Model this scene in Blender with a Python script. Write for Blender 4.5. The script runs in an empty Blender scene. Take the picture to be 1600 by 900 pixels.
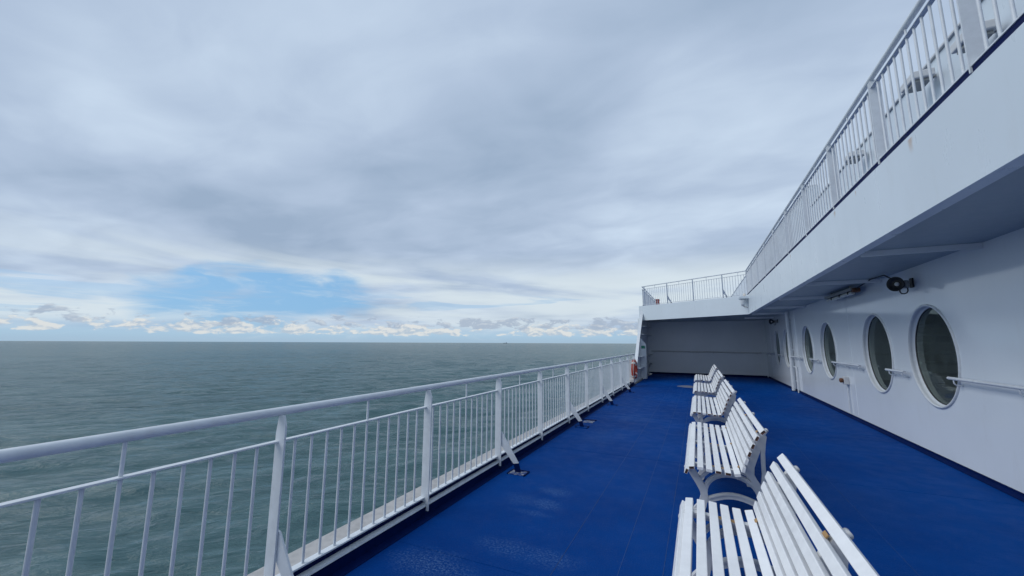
import bpy, bmesh, math, random
import numpy as np
from mathutils import Matrix, Vector
R = math.radians
random.seed(7)
scene = bpy.context.scene
COL = scene.collection

# ------------------------------------------------------------------ camera
EYE = 1.6
cam_d = bpy.data.cameras.new('camera')
cam_d.sensor_width = 36.0
cam_d.lens = 13.5
cam_d.clip_start = 0.05
cam_d.clip_end = 80000
cam = bpy.data.objects.new('camera', cam_d)
COL.objects.link(cam)
cam.matrix_world = Matrix((
    (0.90151958, 0.0573522, 0.42892093, 0.0),
    (0.43271674, -0.12936892, -0.89219947, 0.0),
    (0.00431944, 0.98993657, -0.14144587, EYE),
    (0, 0, 0, 1)))
scene.camera = cam

# ------------------------------------------------------------------ view
scene.view_settings.view_transform = 'Standard'
scene.view_settings.look = 'None'
scene.view_settings.exposure = 0.24
scene.view_settings.gamma = 1.0
scene.view_settings.use_curve_mapping = False
scene.cycles.max_bounces = 6
scene.cycles.diffuse_bounces = 3
scene.cycles.glossy_bounces = 3
scene.cycles.transparent_max_bounces = 8

# ------------------------------------------------------------------ node helper
class NT:
    def __init__(self, tree):
        self.t = tree
        self.n = tree.nodes
        self.l = tree.links
    def node(self, typ, **kw):
        nd = self.n.new(typ)
        for k, v in kw.items():
            setattr(nd, k, v)
        return nd
    def put(self, sock, v):
        if v is None:
            return
        if isinstance(v, bpy.types.NodeSocket):
            self.l.new(v, sock)
        else:
            sock.default_value = v
    def m(self, op, a, b=None, c=None, clamp=False):
        nd = self.node('ShaderNodeMath', operation=op, use_clamp=clamp)
        self.put(nd.inputs[0], a)
        self.put(nd.inputs[1], b)
        self.put(nd.inputs[2], c)
        return nd.outputs[0]
    def sm(self, v, lo, hi, a=0.0, b=1.0):
        nd = self.node('ShaderNodeMapRange', interpolation_type='SMOOTHSTEP')
        self.put(nd.inputs[0], v)
        nd.inputs[1].default_value = lo
        nd.inputs[2].default_value = hi
        nd.inputs[3].default_value = a
        nd.inputs[4].default_value = b
        return nd.outputs[0]
    def comb(self, x, y, z=0.0):
        nd = self.node('ShaderNodeCombineXYZ')
        self.put(nd.inputs[0], x)
        self.put(nd.inputs[1], y)
        self.put(nd.inputs[2], z)
        return nd.outputs[0]
    def sep(self, v):
        nd = self.node('ShaderNodeSeparateXYZ')
        self.put(nd.inputs[0], v)
        return nd.outputs
    def noise(self, vec, scale, detail=4, rough=0.5, dist=0.0, dim='3D'):
        nd = self.node('ShaderNodeTexNoise', noise_dimensions=dim)
        self.put(nd.inputs['Vector'], vec)
        nd.inputs['Scale'].default_value = scale
        nd.inputs['Detail'].default_value = detail
        nd.inputs['Roughness'].default_value = rough
        nd.inputs['Distortion'].default_value = dist
        return nd.outputs[0]
    def mix(self, f, a, b):
        nd = self.node('ShaderNodeMix', data_type='RGBA')
        self.put(nd.inputs[0], f)
        for s, v in ((nd.inputs[6], a), (nd.inputs[7], b)):
            if isinstance(v, tuple) and len(v) == 3:
                v = (*v, 1.0)
            self.put(s, v)
        return nd.outputs[2]
    def mapping(self, vec, loc=(0, 0, 0), rot=(0, 0, 0), scale=(1, 1, 1)):
        nd = self.node('ShaderNodeMapping')
        self.put(nd.inputs[0], vec)
        nd.inputs[1].default_value = loc
        nd.inputs[2].default_value = rot
        nd.inputs[3].default_value = scale
        return nd.outputs[0]
    def bump(self, height, strength, dist, normal=None):
        nd = self.node('ShaderNodeBump')
        nd.inputs['Strength'].default_value = strength
        nd.inputs['Distance'].default_value = dist
        self.put(nd.inputs['Height'], height)
        if normal is not None:
            self.put(nd.inputs['Normal'], normal)
        return nd.outputs[0]

# ------------------------------------------------------------------ world: sky above broken stratus
SUN_AZ, SUN_EL = -122.0, 46.0      # azimuth from +Y (bow) towards +X
world = bpy.data.worlds.new('World')
scene.world = world
world.use_nodes = True
w = NT(world.node_tree)
w.n.clear()
out = w.node('ShaderNodeOutputWorld')
bg = w.node('ShaderNodeBackground')
bg.inputs[1].default_value = 0.1
w.l.new(bg.outputs[0], out.inputs[0])
sky = w.node('ShaderNodeTexSky', sky_type='NISHITA')
sky.sun_disc = False
sky.sun_elevation = R(SUN_EL)
sky.sun_rotation = R(SUN_AZ)
sky.air_density = 1.0
sky.dust_density = 0.6
sky.ozone_density = 2.0
tc = w.node('ShaderNodeTexCoord')
dx, dy, dz = w.sep(tc.outputs['Generated'])
zc = w.m('MAXIMUM', dz, 0.0)
el = w.m('MULTIPLY', w.m('ARCSINE', dz), 57.29578)
az = w.m('MULTIPLY', w.m('ARCTAN2', dx, dy), 57.29578)
den = w.m('ADD', zc, 0.10)
px_ = w.m('DIVIDE', dx, den)
py_ = w.m('DIVIDE', dy, den)
P = w.comb(px_, py_, 0.0)
def K(*c):                                     # radiance, before the background's 0.1
    return tuple(v * 8.75 for v in c)
# high stratus deck: soft, broad folds
wx = w.noise(w.comb(w.m('MULTIPLY', az, 0.045), w.m('MULTIPLY', el, 0.07), 3.3), 1.0, 3, 0.5)
wy_ = w.noise(w.comb(w.m('MULTIPLY', az, 0.045), w.m('MULTIPLY', el, 0.07), 8.8), 1.0, 3, 0.5)
azw = w.m('ADD', az, w.m('MULTIPLY', w.m('SUBTRACT', wx, 0.5), 22.0))
elw = w.m('ADD', el, w.m('MULTIPLY', w.m('SUBTRACT', wy_, 0.5), 14.0))
n1 = w.noise(w.mapping(P, loc=(0.4, 0.9, 0), rot=(0, 0, R(-25)), scale=(0.6, 1.0, 1)), 1.0, 4, 0.45, 0.5)
n2 = w.noise(w.mapping(P, loc=(3.1, 7.7, 0), rot=(0, 0, R(-18)), scale=(1.0, 1.5, 1)), 2.3, 5, 0.5, 0.4)
st = w.m('ADD', w.m('MULTIPLY', n1, 0.60), w.m('MULTIPLY', n2, 0.28))
st = w.m('ADD', st, 0.06)
def lobe(a0, e0, ra, re, tilt=0.0):
    """soft cloud mass centred on a direction (azimuth, elevation in degrees)"""
    u = w.m('SUBTRACT', azw, a0)
    v = w.m('SUBTRACT', elw, e0)
    c, s_ = math.cos(R(tilt)), math.sin(R(tilt))
    uu = w.m('DIVIDE', w.m('ADD', w.m('MULTIPLY', u, c), w.m('MULTIPLY', v, s_)), ra)
    vv = w.m('DIVIDE', w.m('SUBTRACT', w.m('MULTIPLY', v, c), w.m('MULTIPLY', u, s_)), re)
    return w.m('EXPONENT', w.m('MULTIPLY', w.m('ADD', w.m('MULTIPLY', uu, uu), w.m('MULTIPLY', vv, vv)), -1.0))
for args, k_ in (((-58, 15.5, 13, 4.0, 4), -0.085), ((-45, 20, 18, 5, 25), -0.08), ((-24, 30, 16, 6, 28), -0.10), ((-68, 17.0, 14, 2.6, -16), -0.06),
                 ((-38, 40, 15, 7, 10), 0.09), ((-80, 22, 14, 5, 0), 0.07), ((-5, 25, 16, 6, 15), 0.08), ((-60, 32, 16, 6, 0), 0.05), ((-20, 16, 16, 3.5, 0), -0.03)):
    st = w.m('ADD', st, w.m('MULTIPLY', lobe(*args), k_))
ramp = w.node('ShaderNodeValToRGB')
cr = ramp.color_ramp
cr.elements[0].position = 0.33
cr.elements[0].color = (*K(0.318, 0.418, 0.565), 1)
cr.elements[1].position = 0.68
cr.elements[1].color = (*K(0.588, 0.705, 0.850), 1)
e = cr.elements.new(0.50)
e.color = (*K(0.430, 0.533, 0.690), 1)
w.l.new(st, ramp.inputs[0])
strat = ramp.outputs[0]
# thinner, whiter cloud towards the horizon, in long level bands
E2 = w.comb(w.m('MULTIPLY', az, 0.030), w.m('MULTIPLY', el, 0.22), 1.7)
nb = w.noise(E2, 1.0, 5, 0.5, 0.5)
low = w.m('MULTIPLY', w.sm(el, 13.5, 8.0), 1.0)
bandf = w.m('MULTIPLY', low, w.sm(nb, 0.36, 0.58))
strat = w.mix(w.m('MULTIPLY', bandf, 0.85), strat, K(0.68, 0.77, 0.82))
# openings: blue sky low down, the widest one ahead to port
hx = w.m('DIVIDE', w.m('SUBTRACT', az, -59.0), 13.0)
hy = w.m('DIVIDE', w.m('SUBTRACT', el, 5.2), 4.2)
hr = w.m('SQRT', w.m('ADD', w.m('MULTIPLY', hx, hx), w.m('MULTIPLY', hy, hy)))
nh = w.noise(w.comb(w.m('MULTIPLY', az, 0.08), w.m('MULTIPLY', el, 0.26), 4.2), 1.0, 6, 0.55, 0.6)
hole = w.sm(w.m('ADD', hr, w.m('MULTIPLY', w.m('SUBTRACT', nh, 0.5), 1.9)), 1.10, 0.62)
ns = w.noise(w.comb(w.m('MULTIPLY', az, 0.06), w.m('MULTIPLY', el, 0.62), 9.3), 1.0, 5, 0.55, 0.4)
slit = w.m('MULTIPLY', w.sm(ns, 0.53, 0.62), w.m('MULTIPLY', w.sm(el, 8.0, 5.5), w.sm(el, 1.2, 2.6)))
veil = w.noise(w.comb(w.m('MULTIPLY', az, 0.07), w.m('MULTIPLY', el, 0.35), 6.6), 1.0, 5, 0.6, 0.8)
hole = w.m('MULTIPLY', hole, w.sm(veil, 0.62, 0.42, 0.45, 1.0))
clear = w.m('MAXIMUM', hole, w.m('MULTIPLY', slit, 0.45))
hazef = w.sm(el, 3.0, 0.6)
clear = w.m('MAXIMUM', clear, hazef)
skyc = w.mix(w.sm(el, 9.0, 0.0, 0.70, 0.85), sky.outputs[0], K(0.19, 0.44, 0.76))
skyc = w.mix(w.sm(el, 4.5, 0.5, 0.0, 0.75), skyc, K(0.42, 0.58, 0.70))
col = w.mix(clear, strat, skyc)
# wisps across the opening
nwv = w.noise(w.comb(w.m('MULTIPLY', az, 0.14), w.m('MULTIPLY', el, 0.75), 2.4), 1.0, 7, 0.6, 0.9)
col = w.mix(w.m('MULTIPLY', w.m('MULTIPLY', w.sm(nwv, 0.52, 0.74), w.sm(el, 10, 7)), 0.35), col, K(0.62, 0.72, 0.80))
# far cumulus: a sunlit cream bank behind, darker grey tufts in front
def cumulus(col, sa, se, zoff, lo, hi, e0, e1, c_dark, c_lite, thr, opac=0.92, soft=0.06):
    v = w.comb(w.m('MULTIPLY', az, sa), w.m('MULTIPLY', el, se), zoff)
    big = w.noise(w.comb(w.m('MULTIPLY', az, sa * 0.28), zoff, 0.0), 1.0, 2, 0.5)
    n = w.noise(v, 1.0, 6, 0.60, 0.25)
    nv = w.noise(w.comb(w.m('ADD', w.m('MULTIPLY', az, sa), 0.10), w.m('ADD', w.m('MULTIPLY', el, se), 0.30), zoff), 1.0, 6, 0.60, 0.25)
    win = w.m('MULTIPLY', w.sm(el, e0, e0 + (e1 - e0) * 0.25), w.sm(el, e1, e0 + (e1 - e0) * 0.45))
    f = w.m('ADD', n, w.m('MULTIPLY', w.m('SUBTRACT', big, 0.5), 0.45))
    f = w.m('ADD', f, w.m('MULTIPLY', w.m('SUBTRACT', win, 1.0), 0.32))
    mask = w.sm(f, thr, thr + soft)
    lit = w.sm(w.m('SUBTRACT', n, nv), lo, hi)
    lit = w.m('MULTIPLY', lit, w.sm(n, 0.38, 0.58, 0.55, 1.0))
    mask = w.m('MULTIPLY', mask, w.sm(el, e1 + 1.5, e1))
    return w.mix(w.m('MULTIPLY', mask, opac), col, w.mix(lit, c_dark, c_lite))
col = cumulus(col, 0.46, 1.10, 21.3, -0.09, 0.06, 0.5, 3.4, K(0.46, 0.54, 0.63), K(0.76, 0.76, 0.73), 0.425, 0.80, 0.11)
col = cumulus(col, 0.44, 0.98, 13.7, 0.0, 0.18, 1.4, 4.6, K(0.36, 0.44, 0.56), K(0.54, 0.60, 0.67), 0.475, 0.80, 0.10)
# haze line on the horizon
col = w.mix(w.sm(el, 1.1, 0.0, 0.0, 0.85), col, K(0.36, 0.50, 0.64))
w.l.new(col, bg.inputs[0])

# ------------------------------------------------------------------ sun (veiled)
sd = bpy.data.lights.new('sun', 'SUN')
sd.energy = 1.35
sd.angle = R(40)
sd.color = (1.0, 0.985, 0.96)
sun = bpy.data.objects.new('sun', sd)
COL.objects.link(sun)
sv = Vector((math.sin(R(SUN_AZ)) * math.cos(R(SUN_EL)), math.cos(R(SUN_AZ)) * math.cos(R(SUN_EL)), math.sin(R(SUN_EL))))
sun.rotation_euler = sv.to_track_quat('Z', 'Y').to_euler()

# ------------------------------------------------------------------ materials
def mat(name):
    m = bpy.data.materials.new(name)
    m.use_nodes = True
    t = NT(m.node_tree)
    b = t.n['Principled BSDF']
    return m, t, b
def objco(t):
    return t.node('ShaderNodeTexCoord').outputs['Object']
def geoco(t):
    return t.node('ShaderNodeNewGeometry').outputs['Position']

def paint(name, c, rough=0.35, var=0.06, bump=0.15, grime=0.0, coat=0.0, waves=0.0, scale=60, spec=0.5, rust=0.0):
    m, t, b = mat(name)
    b.inputs['Specular IOR Level'].default_value = spec
    p = geoco(t)
    n = t.noise(p, 1.7, 5, 0.55)
    n2 = t.noise(p, 14.0, 4, 0.6)
    dark = tuple(v * (1 - 2.2 * var) for v in c)
    f = t.m('MULTIPLY', t.m('ADD', n, n2), 0.5)
    colr = t.mix(t.sm(f, 0.35, 0.62), dark, c)
    if grime:
        g = t.noise(t.mapping(p, scale=(9, 9, 1.3)), 1.0, 6, 0.62)
        colr = t.mix(t.m('MULTIPLY', t.sm(g, 0.56, 0.78), grime), colr, (0.36, 0.31, 0.25))
    if rust:
        r1 = t.noise(p, 26.0, 4, 0.7)
        r2 = t.noise(p, 3.1, 3, 0.5)
        rf = t.m('MULTIPLY', t.sm(r1, 0.66, 0.74), t.sm(r2, 0.50, 0.66))
        colr = t.mix(t.m('MULTIPLY', rf, rust), colr, (0.30, 0.15, 0.06))
    t.put(b.inputs['Base Color'], colr)
    rv = t.sm(n2, 0.3, 0.7, rough * 0.85, min(1.0, rough * 1.2))
    t.put(b.inputs['Roughness'], rv)
    if coat:
        b.inputs['Coat Weight'].default_value = coat
        b.inputs['Coat Roughness'].default_value = 0.12
    fine = t.noise(p, scale, 3, 0.6)
    nrm = t.bump(fine, bump, 0.002)
    if waves:
        wv = t.noise(t.mapping(p, scale=(1, 0.8, 1.2)), 1.1, 2, 0.4)
        nrm = t.bump(wv, waves, 0.03, nrm)
    t.put(b.inputs['Normal'], nrm)
    return m

M = {}
M['rail'] = paint('white_rail_paint', (0.66, 0.70, 0.735), 0.42, 0.05, 0.45, 0.14, scale=120, rust=0.7)
M['bench'] = paint('white_bench_paint', (0.80, 0.81, 0.82), 0.38, 0.04, 0.2, 0.10, scale=90)
M['castiron'] = paint('grey_white_casting', (0.60, 0.61, 0.62), 0.5, 0.06, 0.4, 0.2, scale=120, rust=0.7)
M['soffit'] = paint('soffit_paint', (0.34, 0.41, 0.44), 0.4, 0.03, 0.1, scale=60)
M['ledge'] = paint('weathered_ledge', (0.44, 0.43, 0.42), 0.7, 0.12, 0.5, 0.3)
M['navy'] = paint('navy_edge_and_gap_shade', (0.003, 0.010, 0.070), 0.6, 0.1, 0.3, spec=0.08)
M['coaming'] = paint('dark_blue_coaming_paint', (0.0010, 0.010, 0.070), 0.6, 0.1, 0.3, spec=0.05)
M['black'] = paint('black_plastic', (0.012, 0.014, 0.016), 0.5, 0.1, 0.2)
M['grey'] = paint('grey_fitting', (0.30, 0.31, 0.30), 0.5, 0.08, 0.2)
M['tube'] = paint('fluorescent_diffuser', (0.62, 0.64, 0.60), 0.3, 0.03, 0.1)
M['orange'] = paint('orange_buoy', (0.46, 0.055, 0.03), 0.5, 0.1, 0.3)
M['tape'] = paint('reflective_tape', (0.66, 0.64, 0.60), 0.4, 0.06, 0.1)
M['green'] = paint('green_sign', (0.02, 0.22, 0.14), 0.4, 0.05, 0.05)
M['red'] = paint('red_fitting', (0.34, 0.03, 0.02), 0.45, 0.1, 0.2)
M['brown'] = paint('rusty_brown', (0.16, 0.065, 0.03), 0.7, 0.25, 0.5)
M['tan'] = paint('bare_wood_pad', (0.42, 0.25, 0.10), 0.7, 0.2, 0.4)
M['rubber'] = paint('black_gasket', (0.02, 0.02, 0.022), 0.5, 0.05, 0.1)
M['hull'] = paint('hull_paint', (0.60, 0.61, 0.63), 0.35, 0.04, 0.1)
M['inside'] = paint('interior_panel', (0.70, 0.70, 0.66), 0.6, 0.06, 0.1)
M['carpet'] = paint('interior_floor', (0.26, 0.27, 0.26), 0.9, 0.1, 0.1)
M['step'] = paint('stair_tread', (0.66, 0.66, 0.60), 0.6, 0.06, 0.1)
def chipped():
    m, t, b = mat('chipped_steel')
    p = geoco(t)
    n = t.noise(p, 22.0, 4, 0.6)
    t.put(b.inputs['Base Color'], t.mix(t.sm(n, 0.46, 0.54), (0.002, 0.03, 0.16), (0.26, 0.27, 0.29)))
    b.inputs['Roughness'].default_value = 0.6
    return m
M['chip'] = chipped()
M['seam'] = paint('worn_seam_paint', (0.003, 0.052, 0.225), 0.6, 0.3, 0.2)
M['farship'] = paint('far_ship_paint', (0.22, 0.25, 0.29), 0.6, 0.05, 0.0)

def wall_paint(name, c, rough, stains=()):
    """glossy steel plating: slight hungry-horse waves, vertical seams, rust runs"""
    m, t, b = mat(name)
    p = geoco(t)
    x, y, z = t.sep(p)
    n = t.noise(p, 0.9, 5, 0.5)
    n2 = t.noise(t.mapping(p, scale=(3, 3, 0.7)), 2.2, 5, 0.6)
    colr = t.mix(t.sm(n, 0.3, 0.7), tuple(v * 0.95 for v in c), c)
    colr = t.mix(t.m('MULTIPLY', t.sm(n2, 0.55, 0.8), 0.10), colr, (0.45, 0.42, 0.36))
    for (sy, sz, w_, l_) in stains:
        wob = t.m('MULTIPLY', t.m('SUBTRACT', t.noise(p, 16.0, 4, 0.6), 0.5), 1.3)
        a = t.m('DIVIDE', t.m('SUBTRACT', y, sy), w_)
        dn = t.m('DIVIDE', t.m('SUBTRACT', sz, z), l_)
        fall = t.m('MULTIPLY', t.sm(dn, -0.05, 0.05), t.sm(dn, 1.0, 0.1))
        f = t.sm(t.m('ADD', t.m('ABSOLUTE', a), wob), 1.0, 0.1)
        colr = t.mix(t.m('MULTIPLY', t.m('MULTIPLY', f, fall), 0.55), colr, (0.42, 0.22, 0.07))
    t.put(b.inputs['Base Color'], colr)
    b.inputs['Roughness'].default_value = rough
    t.put(b.inputs['Roughness'], t.sm(n2, 0.3, 0.75, rough * 0.9, rough * 1.3))
    wv = t.noise(t.mapping(p, scale=(1, 1, 1.1)), 1.3, 1, 0.4)
    nrm = t.bump(wv, 0.09, 0.03)
    t.put(b.inputs['Normal'], nrm)
    return m
M['wall'] = wall_paint('gloss_white_plating', (0.74, 0.795, 0.84), 0.10)
M['endwall'] = wall_paint('white_bulkhead_paint', (0.76, 0.80, 0.83), 0.35)
M['fascia'] = wall_paint('white_fascia_plating', (0.63, 0.70, 0.755), 0.30,
                         [(4.32, 3.38, 0.05, 0.16), (6.40, 3.38, 0.05, 0.10), (5.62, 3.38, 0.03, 0.07), (9.2, 3.37, 0.05, 0.09)])

def deck_material():
    m, t, b = mat('blue_deck_coating')
    p = geoco(t)
    x, y, z = t.sep(p)
    n = t.noise(p, 0.55, 6, 0.6)
    n2 = t.noise(p, 5.0, 6, 0.65)
    base = t.mix(t.sm(n, 0.3, 0.7), (0.0003, 0.033, 0.175), (0.0006, 0.048, 0.230))
    base = t.mix(t.m('MULTIPLY', t.sm(n2, 0.5, 0.75), 0.28), base, (0.0015, 0.052, 0.23))
    speck = t.noise(p, 75.0, 3, 0.7)
    base = t.mix(t.m('MULTIPLY', t.sm(speck, 0.52, 0.72), 0.55), base, (0.004, 0.062, 0.25))
    # foot wear: coating thinned in patches
    grain = t.sm(t.noise(p, 60.0, 4, 0.75), 0.46, 0.64)
    edge = t.noise(p, 5.5, 5, 0.65)
    wear = None
    for cx, cy, rx, ry, s in [(-1.77, 3.87, .16, .14, .35), (-1.49, 4.22, .17, .11, .55), (-1.48, 3.86, .18, .11, .60), (-1.85, 2.50, .30, .17, .55),
                              (-1.46, 2.95, .25, .12, .40), (-1.12, 2.95, .22, .12, .40), (-1.5, 3.62, .2, .05, .35), (-1.3, 8.9, .4, .5, .22), (-1.6, 6.9, .3, .6, .18), (1.4, 5.5, .5, .7, .12)]:
        a = t.m('DIVIDE', t.m('SUBTRACT', x, cx), rx)
        c = t.m('DIVIDE', t.m('SUBTRACT', y, cy), ry)
        d = t.m('SQRT', t.m('ADD', t.m('MULTIPLY', a, a), t.m('MULTIPLY', c, c)))
        d = t.m('ADD', d, t.m('MULTIPLY', t.m('SUBTRACT', edge, 0.5), 1.6))
        f = t.m('MULTIPLY', t.sm(d, 1.5, 0.2), s)
        wear = f if wear is None else t.m('MAXIMUM', wear, f)
    base = t.mix(t.m('MULTIPLY', t.m('MULTIPLY', wear, 0.95), grain), base, (0.13, 0.24, 0.42))
    # scattered pale scuffs
    sc = t.noise(t.mapping(p, loc=(3, 1, 0), scale=(3.2, 1.1, 1)), 9.0, 3, 0.6)
    base = t.mix(t.m('MULTIPLY', t.sm(sc, 0.70, 0.78), 0.45), base, (0.10, 0.17, 0.33))
    # bare beige patch by the far benches
    a = t.m('DIVIDE', t.m('SUBTRACT', x, -0.42), 0.42)
    c = t.m('DIVIDE', t.m('SUBTRACT', y, 16.25), 0.42)
    d = t.m('SQRT', t.m('ADD', t.m('MULTIPLY', a, a), t.m('MULTIPLY', c, c)))
    f1 = t.sm(t.m('ADD', d, t.m('MULTIPLY', t.m('SUBTRACT', edge, 0.5), 1.2)), 1.0, 0.85)
    base = t.mix(t.m('MULTIPLY', f1, 0.6), base, (0.26, 0.25, 0.22))
    t.put(b.inputs['Base Color'], base)
    b.inputs['Roughness'].default_value = 0.55
    t.put(b.inputs['Roughness'], t.sm(n2, 0.3, 0.7, 0.48, 0.66))
    b.inputs['Specular IOR Level'].default_value = 0.03
    grit = t.node('ShaderNodeTexVoronoi')
    t.put(grit.inputs['Vector'], p)
    grit.inputs['Scale'].default_value = 95.0
    nrm = t.bump(grit.outputs['Distance'], 0.55, 0.004)
    und = t.noise(p, 2.0, 3, 0.5)
    nrm = t.bump(und, 0.25, 0.02, nrm)
    t.put(b.inputs['Normal'], nrm)
    return m
M['deck'] = deck_material()

def sea_material():
    m, t, b = mat('sea_water')
    t.n.remove(b)
    o = t.n['Material Output']
    p = geoco(t)
    q = t.mapping(p, rot=(0, 0, R(-138)))                # x' runs with the wind
    q2 = t.mapping(p, rot=(0, 0, R(-120)))
    n = t.noise(t.mapping(q, scale=(0.022, 0.006, 1)), 1.0, 4, 0.55)
    c = t.mix(t.sm(n, 0.35, 0.65), (0.055, 0.114, 0.123), (0.070, 0.137, 0.146))
    a1 = t.noise(t.mapping(q, scale=(0.46, 0.15, 0)), 1.0, 7, 0.60, 0.4)
    a2 = t.noise(t.mapping(q2, loc=(9, 4, 0), scale=(0.045, 0.012, 0)), 1.0, 5, 0.6, 0.3)
    nrm = t.bump(a1, 1.0, 0.9)
    nrm = t.bump(a2, 0.8, 5.0, nrm)
    df = t.node('ShaderNodeBsdfDiffuse')
    t.put(df.inputs['Color'], c)
    t.put(df.inputs['Normal'], nrm)
    gl = t.node('ShaderNodeBsdfGlossy')
    gl.inputs['Roughness'].default_value = 0.12
    t.put(gl.inputs['Normal'], nrm)
    fr = t.node('ShaderNodeFresnel')
    fr.inputs[0].default_value = 1.33
    t.put(fr.inputs['Normal'], nrm)
    f = t.m('MINIMUM', fr.outputs[0], 0.48)        # wave facets never all lie at grazing angle
    mx = t.node('ShaderNodeMixShader')
    t.put(mx.inputs[0], f)
    t.l.new(df.outputs[0], mx.inputs[1])
    t.l.new(gl.outputs[0], mx.inputs[2])
    t.l.new(mx.outputs[0], o.inputs[0])
    return m
M['sea'] = sea_material()

def glass_material():
    m, t, b = mat('tinted_porthole_glass')
    t.n.remove(b)
    o = t.n['Material Output']
    tr = t.node('ShaderNodeBsdfTransparent')
    tr.inputs[0].default_value = (0.66, 0.74, 0.70, 1)
    p = geoco(t)
    light_fill = t.node('ShaderNodeBsdfDiffuse')                 # pale diffuse layer added to stand in for light from the cabin
    light_fill.inputs[0].default_value = (0.30, 0.36, 0.33, 1)
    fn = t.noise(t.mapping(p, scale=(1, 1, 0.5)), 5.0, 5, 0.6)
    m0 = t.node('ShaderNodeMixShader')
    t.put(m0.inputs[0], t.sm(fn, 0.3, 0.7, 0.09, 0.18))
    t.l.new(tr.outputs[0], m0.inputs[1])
    t.l.new(light_fill.outputs[0], m0.inputs[2])
    gl = t.node('ShaderNodeBsdfGlossy')
    gl.inputs['Color'].default_value = (0.85, 0.95, 0.90, 1)
    gl.inputs['Roughness'].default_value = 0.03
    fr = t.node('ShaderNodeFresnel')
    fr.inputs[0].default_value = 1.55
    mx = t.node('ShaderNodeMixShader')
    t.l.new(fr.outputs[0], mx.inputs[0])
    t.l.new(m0.outputs[0], mx.inputs[1])
    t.l.new(gl.outputs[0], mx.inputs[2])
    t.l.new(mx.outputs[0], o.inputs[0])
    return m
M['glass'] = glass_material()

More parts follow.
